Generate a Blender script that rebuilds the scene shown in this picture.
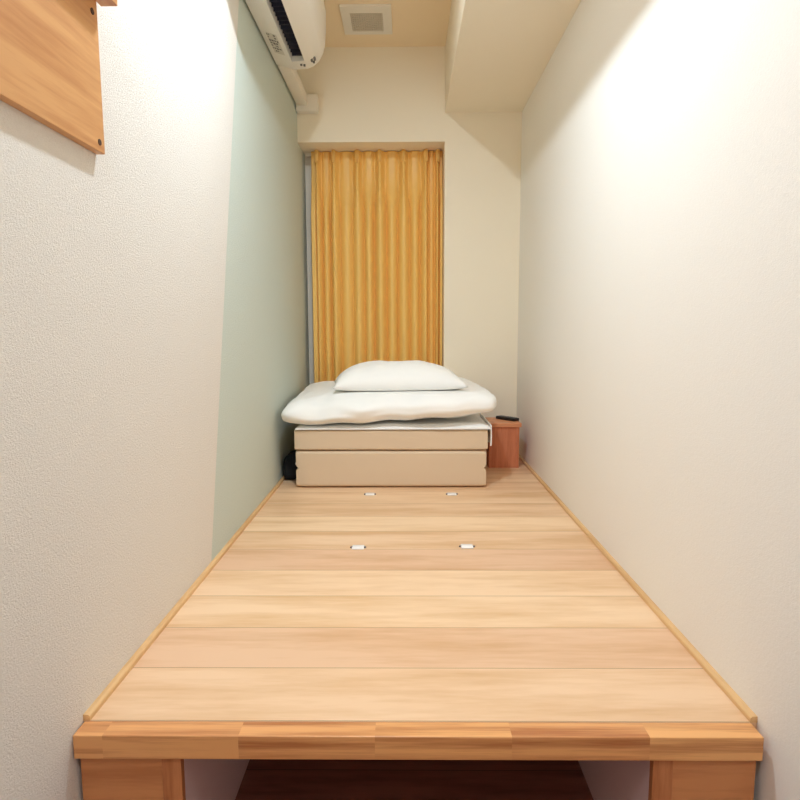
import bpy, bmesh, math, random
from mathutils import Vector, Matrix, noise

S = bpy.context.scene
COL = S.collection
for o in list(bpy.data.objects):
    bpy.data.objects.remove(o)

# ------------------------------------------------------------------ camera
F_PX, PITCH, YAW, ROLL = 613.0, 0.1146, -0.0102, -0.0037
EYE = 1.16                                     # camera height over the room floor


def cam_ray(x, y):
    u, w = x - 400.0, y - 400.0
    c, s = math.cos(ROLL), math.sin(ROLL)
    u, w = c * u + s * w, -s * u + c * w
    d = (u / F_PX, 1.0, -w / F_PX)
    c, s = math.cos(PITCH), math.sin(PITCH)
    Y, Z = c * d[1] + s * d[2], -s * d[1] + c * d[2]
    X = d[0]
    c, s = math.cos(YAW), math.sin(YAW)
    return Vector((c * X + s * Y, -s * X + c * Y, Z))


fwd = cam_ray(400, 400)
right = (cam_ray(401, 400) - fwd).normalized()
fwd.normalize()
up = right.cross(fwd).normalized()
cam_data = bpy.data.cameras.new('camera')
cam_data.sensor_width = 36.0
cam_data.lens = F_PX / 800.0 * 36.0
cam_data.clip_start = 0.02
cam = bpy.data.objects.new('camera', cam_data)
COL.objects.link(cam)
cam.matrix_world = Matrix((
    (right.x, up.x, -fwd.x, 0.0),
    (right.y, up.y, -fwd.y, 0.0),
    (right.z, up.z, -fwd.z, EYE),
    (0, 0, 0, 1)))
S.camera = cam

# ------------------------------------------------------------------ world, lamps, exposure
world = bpy.data.worlds.new('night_sky')
S.world = world
world.use_nodes = True
world.node_tree.nodes['Background'].inputs['Color'].default_value = (0.55, 0.50, 0.45, 1)
world.node_tree.nodes['Background'].inputs['Strength'].default_value = 0.25

S.view_settings.view_transform = 'Standard'
S.view_settings.look = 'None'
S.view_settings.gamma = 1.0
S.view_settings.use_curve_mapping = False
S.view_settings.exposure = 0.07
S.cycles.diffuse_bounces = 10
S.cycles.max_bounces = 14


def lamp(name, loc, size, energy, color):
    d = bpy.data.lights.new(name, 'AREA')
    d.shape = 'DISK'
    d.size = size
    d.energy = energy
    d.color = color
    o = bpy.data.objects.new(name, d)
    o.location = loc
    COL.objects.link(o)
    return o


LAMP_A = (-0.160, 1.72, EYE + 1.572)           # ceiling lamp over the platform edge
LAMP_B = (-0.150, -0.45, EYE + 1.572)          # guessed ceiling lamp, added unseen behind the camera as fill
lamp('ceiling_lamp_light', LAMP_A, 0.10, 24.3, (0.79, 0.945, 1.09))
lamp('added_fill_light', LAMP_B, 0.10, 15.5, (0.79, 0.945, 1.09))

# ------------------------------------------------------------------ room numbers (metres)
XL, XR = -0.628, 0.672                          # side walls
YB, YD, YW = -1.30, 3.709, 3.97                 # wall behind camera, far wall, window plane
ZC = EYE + 1.6045                               # ceiling
ZB, XB = EYE + 1.243, 0.228                     # beam underside, beam side
ZH, XJ = EYE + 1.083, 0.2276                    # window head, window jamb
ZP = EYE - 0.752                                # deck of the platform
YF = 1.060                                      # front of the platform


# ------------------------------------------------------------------ materials
def mat(name, color, rough=0.6, spec=0.5, metallic=0.0):
    m = bpy.data.materials.new(name)
    m.use_nodes = True
    b = m.node_tree.nodes['Principled BSDF']
    b.inputs['Base Color'].default_value = (*color, 1)
    b.inputs['Roughness'].default_value = rough
    b.inputs['Specular IOR Level'].default_value = spec
    b.inputs['Metallic'].default_value = metallic
    return m


def nodes_of(m):
    return m.node_tree.nodes, m.node_tree.links, m.node_tree.nodes['Principled BSDF']


def world_pos(N):
    return N.new('ShaderNodeNewGeometry').outputs['Position']


def mapped(N, L, src, scale):
    mp = N.new('ShaderNodeMapping')
    mp.inputs['Scale'].default_value = scale
    L.new(src, mp.inputs['Vector'])
    return mp.outputs['Vector']


def math_node(N, L, op, a, b=None, c=None):
    n = N.new('ShaderNodeMath')
    n.operation = op
    for i, v in enumerate((a, b, c)):
        if v is None:
            continue
        if isinstance(v, (int, float)):
            n.inputs[i].default_value = v
        else:
            L.new(v, n.inputs[i])
    return n.outputs[0]


def ramp(N, L, fac, stops):
    r = N.new('ShaderNodeValToRGB')
    el = r.color_ramp.elements
    while len(el) < len(stops):
        el.new(0.5)
    for e, (p, c) in zip(el, stops):
        e.position = p
        e.color = (*c, 1)
    L.new(fac, r.inputs['Fac'])
    return r.outputs['Color']


def mix(N, L, fac, a, b, mode='MIX'):
    n = N.new('ShaderNodeMix')
    n.data_type = 'RGBA'
    n.blend_type = mode
    for sock, v in ((n.inputs['Factor'], fac), (n.inputs['A'], a), (n.inputs['B'], b)):
        if isinstance(v, (int, float)):
            sock.default_value = v
        elif isinstance(v, tuple):
            sock.default_value = (*v, 1)
        else:
            L.new(v, sock)
    return n.outputs['Result']


def bump(N, L, b, h, strength, dist):
    bn = N.new('ShaderNodeBump')
    bn.inputs['Strength'].default_value = strength
    bn.inputs['Distance'].default_value = dist
    L.new(h, bn.inputs['Height'])
    L.new(bn.outputs['Normal'], b.inputs['Normal'])


def noise_tex(N, L, vec, scale, detail=3.0, rough=0.5):
    n = N.new('ShaderNodeTexNoise')
    n.inputs['Scale'].default_value = scale
    n.inputs['Detail'].default_value = detail
    n.inputs['Roughness'].default_value = rough
    L.new(vec, n.inputs['Vector'])
    return n.outputs['Fac']


def wallpaper(name, color, dark, weave, strength, accent=None):
    """Woven vinyl wallpaper; accent = colour beyond a slanting edge."""
    m = mat(name, color, 0.75, 0.25)
    N, L, b = nodes_of(m)
    P = world_pos(N)
    rot = N.new('ShaderNodeMapping')
    rot.inputs['Rotation'].default_value = (math.radians(38), 0, 0)
    rot.inputs['Scale'].default_value = (1.0, 1.0, 2.6)
    L.new(P, rot.inputs['Vector'])
    w = noise_tex(N, L, rot.outputs['Vector'], weave, 2.0)
    fine = noise_tex(N, L, P, weave * 0.55, 3.0)
    h = math_node(N, L, 'ADD', w, fine)
    base = mix(N, L, w, dark, color)
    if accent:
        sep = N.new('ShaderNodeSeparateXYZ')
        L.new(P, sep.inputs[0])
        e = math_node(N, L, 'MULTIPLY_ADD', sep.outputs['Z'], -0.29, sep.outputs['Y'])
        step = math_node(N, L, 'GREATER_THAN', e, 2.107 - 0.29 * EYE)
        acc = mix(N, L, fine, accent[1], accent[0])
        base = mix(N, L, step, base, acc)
    L.new(base, b.inputs['Base Color'])
    bump(N, L, b, h, strength, 0.004)
    return m


def wood(name, light, dark, axis='X', stretch=9.0, scale=5.0, rough=0.42, block=None, spec=0.4, tint=0.0):
    """Grain runs along axis; block = (axis, length, offset, strength) tints whole boards."""
    m = mat(name, light, rough, spec)
    N, L, b = nodes_of(m)
    P = world_pos(N)
    sc = {'X': (1, stretch, stretch), 'Y': (stretch, 1, stretch), 'Z': (stretch, stretch, 1)}[axis]
    vec = mapped(N, L, P, sc)
    sep = N.new('ShaderNodeSeparateXYZ')
    L.new(P, sep.inputs[0])
    if block:
        q = math_node(N, L, 'SUBTRACT', sep.outputs[block[0]], block[2])
        q = math_node(N, L, 'DIVIDE', q, block[1])
        idx = math_node(N, L, 'FLOOR', q)
        fr = math_node(N, L, 'FRACT', q)
        wn = N.new('ShaderNodeTexWhiteNoise')
        wn.noise_dimensions = '1D'
        L.new(idx, wn.inputs['W'])
        off = N.new('ShaderNodeCombineXYZ')
        shift = math_node(N, L, 'MULTIPLY', wn.outputs['Value'], 37.0)
        for i in range(3):
            L.new(shift, off.inputs[i])
        va = N.new('ShaderNodeVectorMath')
        va.operation = 'ADD'
        L.new(vec, va.inputs[0])
        L.new(off.outputs[0], va.inputs[1])
        vec = va.outputs[0]
    a = noise_tex(N, L, vec, scale * 0.55, 4.0, 0.55)
    c = noise_tex(N, L, vec, scale * 3.2, 4.0, 0.6)
    g = math_node(N, L, 'MULTIPLY_ADD', c, 0.30, a)
    base = ramp(N, L, g, [(0.46, dark), (0.74, light)])
    if block:
        k = block[3]
        tone = math_node(N, L, 'MULTIPLY_ADD', wn.outputs['Value'], k, 1.0 - k)
        tc = N.new('ShaderNodeCombineXYZ')
        L.new(math_node(N, L, 'MULTIPLY_ADD', tone, 0.6, 0.4), tc.inputs[0])
        L.new(tone, tc.inputs[1])
        L.new(tone, tc.inputs[2])
        base = mix(N, L, 1.0, base, tc.outputs[0], 'MULTIPLY')
        gap = math_node(N, L, 'LESS_THAN', fr, block[4] if len(block) > 4 else 0.0)
        base = mix(N, L, gap, base, tuple(v * 0.55 for v in dark))
    L.new(base, b.inputs['Base Color'])
    bump(N, L, b, c, 0.08, 0.002)
    return m


def cloth(name, color, scale=700.0, rough=0.9, strength=0.15, sheen=0.0):
    m = mat(name, color, rough, 0.2)
    N, L, b = nodes_of(m)
    tc = N.new('ShaderNodeTexCoord').outputs['Object']
    h = noise_tex(N, L, tc, scale, 2.0)
    bump(N, L, b, h, strength, 0.001)
    b.inputs['Sheen Weight'].default_value = sheen
    return m


CREAM = (0.80, 0.745, 0.655)
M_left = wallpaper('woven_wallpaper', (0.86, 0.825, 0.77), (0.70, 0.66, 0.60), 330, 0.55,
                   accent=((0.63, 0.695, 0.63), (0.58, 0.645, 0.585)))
M_right = wallpaper('plain_wallpaper', (0.87, 0.84, 0.785), (0.82, 0.785, 0.72), 240, 0.14)
M_far = wallpaper('far_wallpaper', (0.90, 0.815, 0.665), (0.875, 0.785, 0.63), 240, 0.10)
M_ceil = wallpaper('ceiling_paper', (0.91, 0.745, 0.52), (0.88, 0.715, 0.495), 240, 0.10)
M_floor = wood('dark_floor_wood', (0.30, 0.11, 0.075), (0.18, 0.06, 0.042), 'X', 8, 5, 0.45, ('Y', 0.15, 0.0, 0.3, 0.02))
M_deck = wood('pale_deck_wood', (0.86, 0.615, 0.39), (0.71, 0.45, 0.235), 'X', 8.0, 2.6, 0.40, ('Y', 0.1867, 1.105, 0.22, 0.012))
M_beam = wood('edge_beam_wood', (0.82, 0.425, 0.165), (0.49, 0.190, 0.065), 'X', 26, 3.2, 0.38, ('X', 0.255, -0.06, 0.15))
M_post = wood('post_wood', (0.56, 0.22, 0.085), (0.38, 0.125, 0.042), 'Z', 12, 5.0, 0.45)
M_panel = wood('panel_wood', (0.60, 0.25, 0.095), (0.46, 0.17, 0.06), 'X', 12, 4.0, 0.45)
M_trim = wood('trim_wood', (0.72, 0.46, 0.22), (0.55, 0.31, 0.13), 'Y', 12, 5.0, 0.42)
M_rail = wood('rail_board_wood', (0.66, 0.35, 0.145), (0.50, 0.22, 0.08), 'Y', 16, 3.0, 0.42)
M_box = wood('red_brown_wood', (0.62, 0.215, 0.105), (0.48, 0.145, 0.065), 'Z', 9, 6.0, 0.42)
M_boxtop = wood('red_brown_top_wood', (0.72, 0.31, 0.15), (0.58, 0.22, 0.10), 'X', 9, 6.0, 0.40)
M_lam = mat('white_laminate', (0.78, 0.58, 0.57), 0.5, 0.3)
M_plastic = mat('ac_white_plastic', (0.84, 0.81, 0.75), 0.38, 0.5)
M_cover = mat('cream_plastic', (0.80, 0.75, 0.66), 0.45, 0.4)
M_slot = mat('dark_outlet_plastic', (0.012, 0.012, 0.022), 0.4, 0.5)
M_vane = mat('dark_vane_plastic', (0.03, 0.03, 0.05), 0.4, 0.5)
M_ink = mat('grey_print', (0.16, 0.15, 0.14), 0.6)
M_sticker = mat('pale_sticker', (0.66, 0.63, 0.56), 0.5)
M_grille = mat('grille_plastic', (0.64, 0.57, 0.46), 0.5)
M_ventback = mat('vent_dark', (0.20, 0.16, 0.12), 0.8)
M_black = mat('black_plastic', (0.012, 0.011, 0.012), 0.4, 0.5)
M_button = mat('button_grey', (0.10, 0.10, 0.11), 0.5)
M_pouch = cloth('black_pouch_fabric', (0.010, 0.011, 0.014), 500, 0.8)
M_tag = mat('white_tag', (0.8, 0.8, 0.78), 0.6)
M_plate = mat('white_plate', (0.90, 0.88, 0.86), 0.25, 0.6)
M_screw = mat('grey_screw', (0.20, 0.19, 0.22), 0.35, 0.5, 0.6)
M_hole = mat('dark_hole', (0.06, 0.025, 0.012), 0.8)
M_white = cloth('white_cotton', (0.90, 0.885, 0.855), 900, 0.85, 0.10)
M_sheet = cloth('white_sheet', (0.87, 0.865, 0.845), 900, 0.8, 0.10)
M_matt = cloth('beige_mattress_cover', (0.69, 0.54, 0.385), 600, 0.75, 0.15)
M_alu = mat('pale_window_metal', (0.90, 0.84, 0.74), 0.4, 0.5)
M_glass = mat('window_glass', (0.9, 0.95, 0.95), 0.05)
M_glass.node_tree.nodes['Principled BSDF'].inputs['Transmission Weight'].default_value = 1.0
M_lampwhite = mat('lamp_white', (0.85, 0.83, 0.8), 0.4)
M_diff = mat('lamp_diffuser', (1, 0.95, 0.88), 0.5)
_b = M_diff.node_tree.nodes['Principled BSDF']
_b.inputs['Emission Color'].default_value = (1, 0.93, 0.84, 1)
_b.inputs['Emission Strength'].default_value = 6.0


def curtain_mat():
    m = mat('gold_satin', (0.66, 0.39, 0.10), 0.42, 0.45)
    N, L, b = nodes_of(m)
    vec = mapped(N, L, world_pos(N), (14, 14, 0.6))
    h = noise_tex(N, L, vec, 6.0, 3.0)
    L.new(ramp(N, L, h, [(0.2, (0.88, 0.55, 0.155)), (0.8, (0.92, 0.58, 0.17))]), b.inputs['Base Color'])
    b.inputs['Sheen Weight'].default_value = 0.0
    b.inputs['Sheen Tint'].default_value = (1.0, 0.8, 0.5, 1)
    return m


M_curtain = curtain_mat()


# ------------------------------------------------------------------ mesh helpers
def box(bm, x0, x1, y0, y1, z0, z1, bevel=0.0, seg=2):
    vs = [bm.verts.new(p) for p in ((x0, y0, z0), (x1, y0, z0), (x1, y1, z0), (x0, y1, z0),
                                    (x0, y0, z1), (x1, y0, z1), (x1, y1, z1), (x0, y1, z1))]
    fs = [bm.faces.new([vs[i] for i in q]) for q in
          ((3, 2, 1, 0), (4, 5, 6, 7), (0, 1, 5, 4), (1, 2, 6, 5), (2, 3, 7, 6), (3, 0, 4, 7))]
    if bevel > 0:
        es = list({e for f in fs for e in f.edges})
        bmesh.ops.bevel(bm, geom=es, offset=bevel, segments=seg, affect='EDGES', profile=0.5)
    return bm


def boxes(*args, bevel=0.0, seg=2):
    bm = bmesh.new()
    for a in args:
        box(bm, *a, bevel=bevel, seg=seg)
    return bm


def cyl(bm, c, r, h, axis='Z', n=24, r2=None):
    M = Matrix.Translation(c)
    if axis == 'X':
        M = M @ Matrix.Rotation(math.pi / 2, 4, 'Y')
    elif axis == 'Y':
        M = M @ Matrix.Rotation(math.pi / 2, 4, 'X')
    bmesh.ops.create_cone(bm, cap_ends=True, segments=n, radius1=r, radius2=r if r2 is None else r2, depth=h, matrix=M)
    return bm


def prism_y(bm, prof, y0, y1, inset=0.0):
    """Extrude an (x, z) outline along Y."""
    a = [bm.verts.new((x, y0, z)) for x, z in prof]
    b = [bm.verts.new((x, y1, z)) for x, z in prof]
    n = len(prof)
    for i in range(n):
        j = (i + 1) % n
        bm.faces.new((a[i], b[i], b[j], a[j]))
    bm.faces.new(a)
    bm.faces.new(b[::-1])
    return bm


def build(name, bm, m, parent=None, smooth=False, angle=35):
    bmesh.ops.recalc_face_normals(bm, faces=bm.faces[:])
    if parent is not None:
        bmesh.ops.translate(bm, verts=bm.verts[:], vec=-world_loc(parent))
    me = bpy.data.meshes.new(name)
    bm.to_mesh(me)
    bm.free()
    me.materials.append(m)
    if smooth:
        me.polygons.foreach_set('use_smooth', [True] * len(me.polygons))
        me.set_sharp_from_angle(angle=math.radians(angle))
    o = bpy.data.objects.new(name, me)
    COL.objects.link(o)
    if parent is not None:
        o.parent = parent
    return o


def world_loc(o):
    v = Vector(o.location)
    while o.parent:
        o = o.parent
        v += Vector(o.location)
    return v


def thing(name, label, cat, loc, group=None):
    o = bpy.data.objects.new(name, None)
    o.empty_display_size = 0.05
    o.location = loc
    COL.objects.link(o)
    return tag(o, label, cat, group)


def tag(o, label, cat, group=None):
    o['label'] = label
    o['category'] = cat
    if group:
        o['group'] = group
    return o


def struct(name, bm, m):
    o = build(name, bm, m)
    o['kind'] = 'structure'
    return o


def child_struct(name, bm, m, parent):
    return build(name, bm, m, parent)


# ------------------------------------------------------------------ the room
T = 0.10
struct('floor', boxes((XL - T, XR + T, YB - T, YW + 0.1, -T, 0.0)), M_floor)
struct('ceiling', boxes((XL - T, XR + T, YB - T, YW + 0.1, ZC, ZC + T)), M_ceil)
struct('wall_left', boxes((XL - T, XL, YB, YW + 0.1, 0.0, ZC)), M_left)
struct('wall_right', boxes((XR, XR + T, YB, YW + 0.1, 0.0, ZC)), M_right)
struct('wall_back', boxes((XL - T, XR + T, YB - T, YB, 0.0, ZC)), M_right)
# far wall with the opening to the curtained window on its left
bm = boxes((XL, XR, YD, YW + 0.1, ZH, ZC), (XJ, XR, YD, YW + 0.1, 0.0, ZH), (XL, XJ, YW, YW + 0.1, 0.0, ZP - 0.06))
struct('wall_far', bm, M_far)
# boxed-in beam along the right side of the ceiling
struct('trim_1', boxes((XB, XR, YB, YD, ZB, ZC), bevel=0.002), M_far)
# quarter-round strips where the deck meets the side walls


def rail_prof(xw, sgn):
    w, h = 0.0135, 0.0125
    pts = [(xw, ZP), (xw + sgn * w, ZP), (xw + sgn * w, ZP + h * 0.55)]
    for i in range(1, 6):
        a = i / 6 * math.pi / 2
        pts.append((xw + sgn * (w * 0.45 + w * 0.55 * math.cos(a)), ZP + h * 0.55 + h * 0.45 * math.sin(a)))
    pts += [(xw + sgn * w * 0.45, ZP + h), (xw, ZP + h)]
    return pts


struct('trim_2', prism_y(bmesh.new(), rail_prof(XL, 1), 1.1042, YD), M_trim)
struct('trim_3', prism_y(bmesh.new(), rail_prof(XR, -1), 1.1042, YD), M_trim)

# window behind the curtain
win = build('window_1', boxes((XL, XL + 0.055, YW, YW + 0.06, ZP - 0.06, ZH), (XJ - 0.045, XJ, YW, YW + 0.06, ZP - 0.06, ZH),
                              (XL + 0.055, XJ - 0.045, YW, YW + 0.06, ZH - 0.045, ZH),
                              (XL + 0.055, XJ - 0.045, YW, YW + 0.06, ZP - 0.06, ZP + 0.02),
                              (-0.225, -0.175, YW + 0.005, YW + 0.055, ZP + 0.02, ZH - 0.045)), M_alu)
win['kind'] = 'structure'
build('pane', boxes((XL + 0.055, -0.225, YW + 0.026, YW + 0.032, ZP + 0.02, ZH - 0.045)), M_glass, win)
build('pane', boxes((-0.175, XJ - 0.045, YW + 0.026, YW + 0.032, ZP + 0.02, ZH - 0.045)), M_glass, win)

# ------------------------------------------------------------------ platform
pf = thing('sleeping_platform', 'raised pale wooden platform filling the room from wall to wall', 'platform', (0.02, 1.10, 0.0))
build('deck', boxes((XL + 0.001, XR - 0.001, 1.104, YD - 0.001, ZP - 0.030, ZP), (XL + 0.001, XJ - 0.001, YD - 0.001, YW - 0.001, ZP - 0.030, ZP)), M_deck, pf)
build('edge_beam', boxes((-0.6255, 0.660, YF, 1.1035, ZP - 0.047, ZP), bevel=0.0018), M_beam, pf)
for sx in (-1, 1):
    if sx < 0:
        pa, po, si = (-0.620, -0.465), (-0.465, -0.428), (-0.444, -0.428)
    else:
        pa, po, si = (0.500, 0.655), (0.462, 0.500), (0.462, 0.478)
    build('front_panel', boxes((pa[0], pa[1], 1.072, 1.090, 0.0, ZP - 0.0475)), M_panel, pf)
    build('post', boxes((po[0], po[1], 1.070, 1.086, 0.0, ZP - 0.0475), bevel=0.001), M_post, pf)
    build('side_panel', boxes((si[0], si[1], 1.0865, YD - 0.02, 0.0, ZP - 0.031)), M_lam, pf)
build('back_panel', boxes((-0.428, 0.462, YD - 0.03, YD - 0.015, 0.0, ZP - 0.031)), M_panel, pf)


def plate(x, y, label):
    t = thing('pull_plate', label, 'floor fitting', (x, y, ZP), 'white fittings set in the platform deck')
    b = boxes((x - 0.021, x + 0.021, y - 0.019, y + 0.019, ZP + 0.0002, ZP + 0.0045), bevel=0.0018)
    build('cover', b, M_plate, t, True)
    for s in (-1, 1):
        build('screw', cyl(bmesh.new(), (x + s * 0.0235, y, ZP + 0.0026), 0.0042, 0.0048), M_screw, t)


plate(-0.168, 2.051, 'white metal fitting in the wooden deck, front left of the four')
plate(0.210, 2.060, 'white metal fitting in the wooden deck, front right of the four')
plate(-0.167, 2.742, 'white metal fitting in the deck before the mattress, back left of the four')
plate(0.208, 2.742, 'white metal fitting in the deck before the mattress, back right of the four')


# ------------------------------------------------------------------ soft shapes
def soft_box(c, h, n=5.0, cuts=14, wob=0.0, freq=3.0, seed=0.0, fn=None, wz=None):
    """Rounded, slightly uneven block centred on c with half sizes h."""
    bm = bmesh.new()
    bmesh.ops.create_cube(bm, size=2.0)
    bmesh.ops.subdivide_edges(bm, edges=bm.edges[:], cuts=cuts, use_grid_fill=True)
    nx, nz = (n, n) if not isinstance(n, tuple) else n
    for v in bm.verts:
        x, y, z = v.co
        r = (abs(x) ** nx + abs(y) ** nx) ** (1 / nx)
        rm = max(abs(x), abs(y))
        k = rm / r if r > 1e-6 else 1.0
        x, y = x * k, y * k
        rr = rm
        s = (rr ** nz + abs(z) ** nz) ** (1 / nz)
        m_ = max(rr, abs(z))
        k = m_ / s if s > 1e-6 else 1.0
        x, y, z = x * k, y * k, z * k
        p = Vector((x * h[0], y * h[1], z * h[2]))
        if wob:
            q = p * freq + Vector((seed, seed * 1.7, seed * 0.3))
            d = noise.noise_vector(q) * wob + noise.noise_vector(q * 2.7) * wob * 0.4
            p += Vector((d.x, d.y, d.z * (0.8 if wz is None else wz)))
        if fn:
            p = fn(p, x, y, z)
        v.co = p + Vector(c)
    return bm


def clamp(a, lo, hi):
    return max(lo, min(hi, a))


# ------------------------------------------------------------------ folded mattress
MX0, MX1, MY0, MY1 = -0.533, 0.384, 2.862, 3.67
mt = thing('folded_mattress', 'beige folding mattress stacked in three layers below white bedding', 'mattress', (-0.075, 3.18, ZP))
cx, cy = (MX0 + MX1) / 2, (MY0 + MY1) / 2


def mbox(x0, x1, y0, y1, z0, z1, n=(60, 30), cuts=22, wob=0.002, seed=1.0, notch=None):
    bm = soft_box(((x0 + x1) / 2, (y0 + y1) / 2, (z0 + z1) / 2), ((x1 - x0) / 2, (y1 - y0) / 2, (z1 - z0) / 2), n, cuts, wob, 3.0, seed)
    if notch is not None:
        for v in bm.verts:
            if v.co.x < x0 + 0.02 or v.co.y > y1 - 0.02 or v.co.x > x1 - 0.02:
                d = math.exp(-((v.co.z - notch) / 0.008) ** 2) * 0.012
                v.co.x += d if v.co.x < x0 + 0.02 else (-d if v.co.x > x1 - 0.02 else 0)
    return bm


zt1, zt2 = ZP + 0.179, ZP + 0.279
build('lower_layers', mbox(MX0, MX1, MY0, MY1, ZP + 0.0035, zt1, seed=1.3, notch=ZP + 0.094), M_matt, mt, True, 60)
build('top_layer', mbox(MX0 - 0.004, MX1 + 0.006, MY0 + 0.001, MY1, zt1 + 0.003, zt2, seed=4.1), M_matt, mt, True, 60)

# sheet lying on the mattress, a corner hanging over its right end


def sheet_mesh():
    bm = bmesh.new()
    nx, ny = 60, 34
    x0, x1, y0, y1 = MX0 + 0.008, MX1 + 0.012, MY0 - 0.006, MY1 - 0.02
    top = {}
    for side in (0, 1):
        for i in range(nx + 1):
            for j in range(ny + 1):
                u, v = i / nx, j / ny
                x, y = x0 + (x1 - x0) * u, y0 + (y1 - y0) * v
                thick = 0.0115 + 0.005 * noise.noise(Vector((x * 6, y * 3, 2))) + 0.009 * u
                e = min(1.0, min(j, ny - j) / 2.0, min(i, nx - i + 0.0) / 2.0)
                z = zt2 + 0.0040 + (thick * (0.35 + 0.65 * e) if side else 0.0)
                top[side, i, j] = bm.verts.new((x, y + 0.003 * noise.noise(Vector((x * 9, z * 5, 0))), z))
    for i in range(nx):
        for j in range(ny):
            bm.faces.new([top[1, a, b] for a, b in ((i, j), (i + 1, j), (i + 1, j + 1), (i, j + 1))])
            bm.faces.new([top[0, a, b] for a, b in ((i, j + 1), (i + 1, j + 1), (i + 1, j), (i, j))])
    ring = [(i, 0) for i in range(nx)] + [(nx, j) for j in range(ny)] + [(i, ny) for i in range(nx, 0, -1)] + [(0, j) for j in range(ny, 0, -1)]
    for k in range(len(ring)):
        a, b = ring[k], ring[(k + 1) % len(ring)]
        bm.faces.new((top[0, *a], top[0, *b], top[1, *b], top[1, *a]))
    # hanging flap at the right end
    n, m_ = 16, 8
    g = {}
    for side in (0, 1):
        for i in range(n + 1):
            for j in range(m_ + 1):
                y = MY0 + 0.010 + 0.42 * i / n
                drop = (0.100 - 0.05 * i / n) * j / m_
                x = x1 + 0.002 + side * 0.006 + 0.006 * math.sin(i * 1.3) * j / m_ + 0.002 * math.sin(math.pi * min(1, j / m_))
                g[side, i, j] = bm.verts.new((x, y, zt2 + 0.022 - drop))
    for side in (0, 1):
        for i in range(n):
            for j in range(m_):
                q = [g[side, a, b] for a, b in ((i, j), (i + 1, j), (i + 1, j + 1), (i, j + 1))]
                bm.faces.new(q if side else q[::-1])
    rg = [(i, 0) for i in range(n)] + [(n, j) for j in range(m_)] + [(i, m_) for i in range(n, 0, -1)] + [(0, j) for j in range(m_, 0, -1)]
    for k in range(len(rg)):
        a, b = rg[k], rg[(k + 1) % len(rg)]
        bm.faces.new((g[0, *a], g[0, *b], g[1, *b], g[1, *a]))
    return bm


tag(build('bed_sheet', sheet_mesh(), M_sheet, None, True, 60), 'folded white sheet lying between the beige mattress and the duvet', 'sheet')

# duvet
DX0, DX1, DY0, DY1 = -0.603, 0.438, 2.832, 3.690


def duvet_mesh():
    hx, hy = (DX1 - DX0) / 2, (DY1 - DY0) / 2
    cx_, cy_ = (DX0 + DX1) / 2, (DY0 + DY1) / 2

    def fn(p, x, y, z):
        t = (y + 1) / 2
        p.x *= (1 - 0.17 * t * t) if x > 0 else (1 - 0.03 * t)
        mid = -0.384 + 0.066 * t + 0.030 * x * (1 - 0.5 * t)
        lift = (0.094 - 0.050 * t) if z > 0 else 0.082
        edge = min(1.0, max(0.0, (1 - max(abs(x), abs(y))) * 4))
        zz = mid + z * lift
        q = Vector((p.x * 5.0, p.y * 5.0, 3.0))
        zz += (noise.noise(q) * 0.008 + noise.noise(q * 2.6) * 0.005 + noise.noise(q * 6) * 0.0018) * (1 if z > 0 else 0.3)
        if y < -0.55:                          # the folded front edge sags in soft creases
            f = clamp((-0.55 - y) / 0.35, 0, 1)
            p.y += f * (0.010 * math.sin(p.x * 17 + 1.0) + 0.012 * noise.noise(Vector((p.x * 8, z * 2, 1))))
            p.y += f * 0.020 * math.exp(-((z + 0.42 + 0.25 * math.sin(p.x * 5)) / 0.12) ** 2) * clamp(p.x * 5 + 0.3, 0, 1)
            zz += f * 0.005 * math.sin(p.x * 29 + 2)
        p.x += 0.006 * noise.noise(Vector((p.y * 9, z * 2, 5)))
        low = -0.4520 + 0.0105 * (1 + x)
        zz = max(zz, low)
        # hollow pressed by the pillow
        dx, dy = (p.x + cx_ + 0.035) / 0.40, (p.y + cy_ - 3.22) / 0.30
        w = clamp((1.25 - math.sqrt(dx ** 4 + dy ** 4)) * 3, 0, 1)
        if z > 0:
            zz = min(zz, zz * (1 - w) + w * -0.3045) if zz > -0.3045 else zz
        return Vector((p.x, p.y, zz + EYE))

    return soft_box((cx_, cy_, 0), (hx, hy, 1.0), (11, 2.6), 46, 0.0, 1.0, 0.0, fn)


dv = build('duvet', duvet_mesh(), M_white, None, True, 180)
tag(dv, 'thick folded white duvet on top of the mattress, under the pillow', 'duvet')


# pillow
def pillow_mesh(c, hx, hy, hz, rot, seed=0.0):
    bm = bmesh.new()
    n, m_ = 48, 34
    vs = {}
    R = Matrix.Rotation(rot, 3, 'Z')
    for side in (1, -1):
        for i in range(n + 1):
            for j in range(m_ + 1):
                u, v = -1 + 2 * i / n, -1 + 2 * j / m_
                edge = (i in (0, n)) or (j in (0, m_))
                if edge and side < 0:
                    vs[side, i, j] = vs[1, i, j]
                    continue
                t = ((1 - abs(u) ** 3.0) * (1 - abs(v) ** 2.4)) ** 0.52
                # sides draw in a little between the corners
                px = u * hx * (1 - 0.05 * (1 - v * v))
                py = v * hy * (1 - 0.05 * (1 - u * u))
                if side > 0:
                    pz = hz * 1.62 * t
                else:
                    pz = -hz * 0.22 * min(1, t * 2.0)
                q = Vector((px, py, pz)) * 7 + Vector((seed, 0, side))
                w = noise.noise(q) * 0.006 + noise.noise(q * 2.5) * 0.003
                pz += w * (0.3 + t) * (1 if side > 0 else 0)
                p = R @ Vector((px, py, pz))
                vs[side, i, j] = bm.verts.new(p + Vector(c))
    for side in (1, -1):
        for i in range(n):
            for j in range(m_):
                q = [vs[side, a, b] for a, b in ((i, j), (i + 1, j), (i + 1, j + 1), (i, j + 1))]
                bm.faces.new(q if side > 0 else q[::-1])
    return bm


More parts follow.
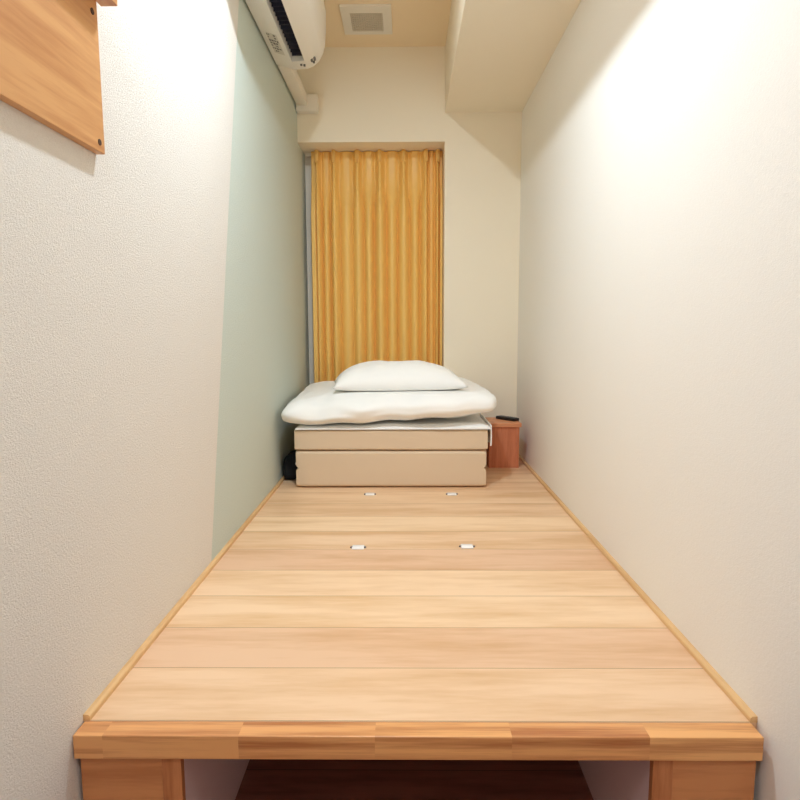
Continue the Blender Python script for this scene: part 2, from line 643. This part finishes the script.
tag(build('pillow', pillow_mesh((-0.046, 3.195, EYE - 0.2850), 0.335, 0.215, 0.075, math.radians(6.0), 5.0), M_white, None, True, 180),
    'plump white pillow lying on the folded duvet before the curtain', 'pillow')

# ------------------------------------------------------------------ pouch in the gap, left
pc = thing('pouch', 'small black fabric pouch in the gap between the mattress and the green wall', 'pouch', (-0.575, 3.09, ZP))
build('body', soft_box((-0.575, 3.075, ZP + 0.066), (0.0375, 0.085, 0.064), (7, 4.5), 10, 0.008, 9.0, 2.0), M_pouch, pc, True, 180)
build('tag', boxes((-0.552, -0.543, 2.991, 2.994, ZP + 0.085, ZP + 0.095)), M_tag, pc)

# ------------------------------------------------------------------ bedside box and remote
bb = thing('bedside_box', 'small red-brown wooden box in the far right corner beside the mattress', 'bedside box', (0.53, 3.39, ZP))
bx0, bx1, by0, by1, bz = 0.450, 0.612, 3.283, 3.500, ZP + 0.226
build('side_panel', boxes((bx0, bx0 + 0.014, by0 + 0.006, by1, ZP + 0.0005, bz)), M_box, bb)
build('side_panel', boxes((bx1 - 0.014, bx1, by0, by1, ZP + 0.0005, bz)), M_box, bb)
build('front_panel', boxes((bx0 + 0.0002, bx1 - 0.0145, by0 + 0.001, by0 + 0.014, ZP + 0.0005, bz)), M_box, bb)
build('back_panel', boxes((bx0 + 0.0145, bx1 - 0.0145, by1 - 0.014, by1, ZP + 0.0005, bz)), M_box, bb)
build('top', boxes((0.438, 0.622, by0 - 0.010, by1 + 0.004, bz + 0.0003, bz + 0.021), bevel=0.0015), M_boxtop, bb)

zr = bz + 0.0215
rm = thing('remote_control', 'small black remote control lying on the wooden bedside box', 'remote control', (0.565, 3.40, zr))
rm.rotation_euler = (0, 0, math.radians(38))
rb = bmesh.new()
box(rb, 0.565 - 0.021, 0.565 + 0.021, 3.40 - 0.070, 3.40 + 0.070, zr, zr + 0.017, bevel=0.004)
build('casing', rb, M_black, rm, True)
kb = bmesh.new()
for i in range(3):
    for j in range(5):
        cyl(kb, (0.565 - 0.012 + 0.012 * i, 3.40 - 0.055 + 0.015 * j, zr + 0.0178), 0.0036, 0.002, n=12)
build('buttons', kb, M_button, rm)
build('display', boxes((0.565 - 0.015, 0.565 + 0.015, 3.40 + 0.026, 3.40 + 0.058, zr + 0.0171, zr + 0.0182)), M_button, rm)


# ------------------------------------------------------------------ curtain
PLEATS = [-0.552, -0.539, -0.436, -0.294, -0.157, -0.012, 0.123, 0.194, 0.212]
PS = [0.55, 1, 2, 3, 4, 5, 6, 7, 7.45]
CX0, CX1 = -0.577, 0.225


def pleat_s(x):
    if x <= PLEATS[0]:
        return PS[0]
    for k in range(len(PLEATS) - 1):
        if x <= PLEATS[k + 1]:
            return PS[k] + (x - PLEATS[k]) / (PLEATS[k + 1] - PLEATS[k]) * (PS[k + 1] - PS[k])
    return PS[-1]


def curtain_y(x, z, ztop):
    s = pleat_s(x)
    d = s - round(s)
    h = clamp((ztop - z) / 0.40, 0, 1)
    h = h * h * (3 - 2 * h)
    near = math.exp(-(d / 0.13) ** 2)
    pinch = clamp((ztop - z) / 0.09, 0, 1)
    topform = 0.042 * near * (0.55 + 0.45 * pinch) - 0.016 * math.exp(-((abs(d) - 0.22) / 0.10) ** 2)
    k = math.floor(s + 0.5)
    a = abs(d)
    side = k if d > 0 else k - 1               # which between-pleat bay this is
    rnd = noise.noise(Vector((k * 1.7 + 0.3, 2.1, 0.4)))
    rnd2 = noise.noise(Vector((side * 2.3 + 0.7, 5.2, 1.4)))
    v = 0.10 + (0.155 + 0.06 * rnd2) * h
    if a < v:
        low = (0.056 + 0.018 * rnd) * math.cos(math.pi / 2 * a / v) ** 0.8
    else:
        low = (-0.018 + (0.062 + 0.030 * rnd2) * h) * math.cos(math.pi / 2 * (0.5 - a) / (0.5 - v)) ** 0.75
    low += 0.004 * noise.noise(Vector((s * 2.2, z * 1.2, 7)))
    return 3.884 - (topform * (1 - h) + low * h)


def curtain_mesh(z0, z1):
    bm = bmesh.new()
    nx, nz = 300, 70
    g = {}
    for i in range(nx + 1):
        for j in range(nz + 1):
            x = CX0 + (CX1 - CX0) * i / nx
            z = z1 - (z1 - z0) * (j / nz) ** 1.35
            g[i, j] = bm.verts.new((x, curtain_y(x, z, z1), z))
    for i in range(nx):
        for j in range(nz):
            bm.faces.new((g[i, j], g[i + 1, j], g[i + 1, j + 1], g[i, j + 1]))
    return bm


cz1 = ZH - 0.003
ct = thing('curtain', 'gold satin curtain with pinch pleats hanging in the far window recess', 'curtain', (-0.17, 3.876, ZP + 0.02))
cu = build('drape', curtain_mesh(ZP + 0.03, cz1), M_curtain, ct, True, 180)
sm = cu.modifiers.new('thickness', 'SOLIDIFY')
sm.thickness = 0.0016
sm.offset = 0
for px in PLEATS[1:-1]:                        # stitched pinches at the heading
    b = bmesh.new()
    for k in (-1, 0, 1):
        y = curtain_y(px, cz1 - 0.06, cz1) - 0.006
        box(b, px + k * 0.0075 - 0.0032, px + k * 0.0075 + 0.0032, y - 0.007 + abs(k) * 0.005, y + 0.012, cz1 - 0.075, cz1 - 0.002, bevel=0.0026)
    build('pleat', b, M_curtain, ct, True, 60)
rail = boxes((XL + 0.01, XJ - 0.005, 3.925, 3.945, ZH - 0.016, ZH), bevel=0.001)
struct('trim_4', rail, M_alu)

# ------------------------------------------------------------------ air conditioner
AY0, AY1 = 2.16, 3.125


def ac_prof(notch):
    z = EYE
    p = [(0.0, 1.267), (0.030, 1.257), (0.060, 1.248), (0.090, 1.242)]
    if notch:
        p += [(0.092, 1.330), (0.146, 1.336), (0.148, 1.246)]
    p += [(0.150, 1.246), (0.178, 1.256), (0.205, 1.278), (0.225, 1.310), (0.237, 1.350), (0.242, 1.41),
          (0.243, 1.50), (0.236, 1.535), (0.216, 1.552), (0.19, 1.556), (0.0, 1.556)]
    return [(XL + 0.009 + a, z + b) for a, b in p]


ac = thing('air_conditioner', 'white wall-mounted air conditioner with a dark outlet slot, high on the left', 'air conditioner', (XL + 0.12, 2.68, EYE + 1.272))
build('body', prism_y(bmesh.new(), ac_prof(True), AY0 + 0.11, AY1 - 0.11), M_plastic, ac, True, 40)


def end_cap(ya, yb, outer_high):
    bm = bmesh.new()
    prof = ac_prof(False)
    cxx = sum(p[0] for p in prof) / len(prof)
    czz = sum(p[1] for p in prof) / len(prof)
    rings = []
    steps = [0.0, 0.70, 0.86, 0.95, 1.0]
    ins = [0.0, 0.0, 0.003, 0.009, 0.020]
    for s, q in zip(steps, ins):
        y = ya + (yb - ya) * s
        r = []
        for x, zz in prof:
            dx, dz = x - cxx, zz - czz
            l = math.hypot(dx, dz)
            nx = x if x < XL + 0.012 else x - dx / l * q
            r.append(bm.verts.new((nx, y, zz - dz / l * q)))
        rings.append(r)
    n = len(prof)
    for a, b in zip(rings, rings[1:]):
        for i in range(n):
            j = (i + 1) % n
            bm.faces.new((a[i], a[j], b[j], b[i]))
    bm.faces.new(rings[0])
    bm.faces.new(rings[-1][::-1])
    return bm


build('end_cap', end_cap(AY1 - 0.11, AY1, 1), M_plastic, ac, True, 40)
build('end_cap', end_cap(AY0 + 0.11, AY0, 1), M_plastic, ac, True, 40)
ox = XL + 0.009
build('mounting_plate', boxes((XL + 0.0003, XL + 0.0088, AY0 + 0.05, AY1 - 0.05, EYE + 1.300, EYE + 1.53)), M_grille, ac)
ob = boxes((ox + 0.094, ox + 0.1455, AY0 + 0.112, AY1 - 0.112, EYE + 1.272, EYE + 1.328))
ot = build('air_outlet', ob, M_slot, ac)
for k in range(20):
    y = AY0 + 0.14 + k * (AY1 - AY0 - 0.28) / 19
    build('vane', boxes((ox + 0.096, ox + 0.144, y, y + 0.002, EYE + 1.256, EYE + 1.2719)), M_vane, ot)
# curved flap in front of the outlet


def flap():
    prof = ac_prof(False)
    seg = [p for p in prof if XL + 0.150 < p[0] and p[1] < EYE + 1.318]
    seg = [(XL + 0.158, EYE + 1.2472)] + seg[1:]
    out = []
    for i, (x, z) in enumerate(seg):
        out.append((x + 0.0022, z - 0.0030))
    return [(x, z) for x, z in seg] + out[::-1]


build('flap', prism_y(bmesh.new(), flap(), AY0 + 0.115, AY1 - 0.115), M_plastic, ac, True, 40)
random.seed(4)
# the sticker follows the sloping underside
def under(a):
    return EYE + 1.257 - (a - 0.030) * 0.30


def slab(bm, a0, a1, y0, y1, lift, t):
    v = [bm.verts.new((ox + a, y, under(a) - lift - k)) for k in (0, t) for a, y in ((a0, y0), (a1, y0), (a1, y1), (a0, y1))]
    for q in ((3, 2, 1, 0), (4, 5, 6, 7), (0, 1, 5, 4), (1, 2, 6, 5), (2, 3, 7, 6), (3, 0, 4, 7)):
        bm.faces.new([v[i] for i in q])
    return bm


st = build('sticker', slab(bmesh.new(), 0.024, 0.070, 2.76, 2.955, 0.0002, 0.0006), M_sticker, ac)
pb = bmesh.new()
for r in range(7):                             # rows of small unreadable print
    y = 2.767 + r * 0.026
    x = 0.026
    while x < 0.062:
        w = random.uniform(0.003, 0.010)
        if random.random() < 0.75:
            slab(pb, x, min(x + w, 0.068), y, y + random.uniform(0.010, 0.020), 0.0009, 0.0004)
        x += w + 0.003
build('print', pb, M_ink, st)
for a, y, h in ((0.180, 3.035, 0.010), (0.194, 3.035, 0.010), (0.186, 3.060, 0.006), (0.128, 3.050, 0.005), (0.142, 3.056, 0.005)):
    zz = EYE + 1.2405 + (max(0, a - 0.150)) * 0.45
    build('mark', boxes((ox + a - 0.0045, ox + a + 0.0045, y - h, y + h, zz - 0.002, zz + 0.008)), M_ink, ac)

# pipe cover from the unit to the corner
pcv = thing('pipe_cover', 'cream plastic pipe cover running from the air conditioner to the far corner', 'pipe cover', (XL + 0.035, 3.45, EYE + 1.264))
build('duct', boxes((XL + 0.009, XL + 0.070, AY1 + 0.001, 3.652, EYE + 1.267, EYE + 1.330), bevel=0.006), M_cover, pcv, True)
eb = boxes((XL + 0.002, XL + 0.128, 3.648, YD - 0.001, EYE + 1.238, EYE + 1.334), bevel=0.010, seg=3)
build('elbow', eb, M_cover, pcv, True)

# ------------------------------------------------------------------ ceiling vent
cv = thing('ceiling_vent', 'square cream ventilation grille in the ceiling near the far wall', 'vent', (-0.20, 3.388, ZC))
vx0, vx1, vy0, vy1 = -0.327, -0.070, 3.243, 3.534
gx0, gx1, gy0, gy1 = -0.282, -0.116, 3.308, 3.498
zv0, zv1 = ZC - 0.012, ZC - 0.0005
build('frame', boxes((vx0, gx0, vy0, vy1, zv0, zv1), (gx1, vx1, vy0, vy1, zv0, zv1), (gx0, gx1, vy0, gy0, zv0, zv1), (gx0, gx1, gy1, vy1, zv0, zv1)), M_cover, cv)
build('backing', boxes((gx0, gx1, gy0, gy1, ZC - 0.003, ZC - 0.0005)), M_ventback, cv)
gb = bmesh.new()
for k in range(14):
    x = gx0 + (k + 0.5) * (gx1 - gx0) / 14
    box(gb, x - 0.0034, x + 0.0034, gy0, gy1, zv0 + 0.002, zv0 + 0.008)
for k in range(9):
    y = gy0 + (k + 0.5) * (gy1 - gy0) / 9
    box(gb, gx0, gx1, y - 0.0034, y + 0.0034, zv0 + 0.001, zv0 + 0.007)
build('grille', gb, M_grille, cv)

# ------------------------------------------------------------------ board on the left wall
wb = thing('wall_board', 'pale wooden board with a ledge fixed high on the left wall', 'wall board', (XL, 0.93, EYE + 0.36))
build('board', boxes((XL + 0.0005, XL + 0.018, 0.45, 1.288, EYE + 0.355, EYE + 0.90), bevel=0.001), M_rail, wb)
build('ledge', boxes((XL + 0.0182, XL + 0.052, 0.45, 1.305, EYE + 0.645, EYE + 0.667), bevel=0.001), M_rail, wb)
for y, z in ((1.267, 0.373), (1.267, 0.618), (0.47, 0.373)):
    build('screw_hole', cyl(bmesh.new(), (XL + 0.0185, y, EYE + z), 0.0062, 0.0012, 'X', 20), M_hole, wb)

# ------------------------------------------------------------------ ceiling lamps (out of frame, the rear one added as fill)
for (x, y, z), lb in ((LAMP_A, 'round white ceiling lamp over the front of the platform'), (LAMP_B, 'round white ceiling lamp added behind the camera as unseen fill light')):
    t = thing('ceiling_lamp', lb, 'ceiling lamp', (x, y, ZC))
    build('housing', cyl(bmesh.new(), (x, y, ZC - 0.0125), 0.065, 0.024, n=40), M_lampwhite, t, True)
    build('diffuser', cyl(bmesh.new(), (x, y, ZC - 0.0262), 0.052, 0.003, n=40), M_diff, t, True)
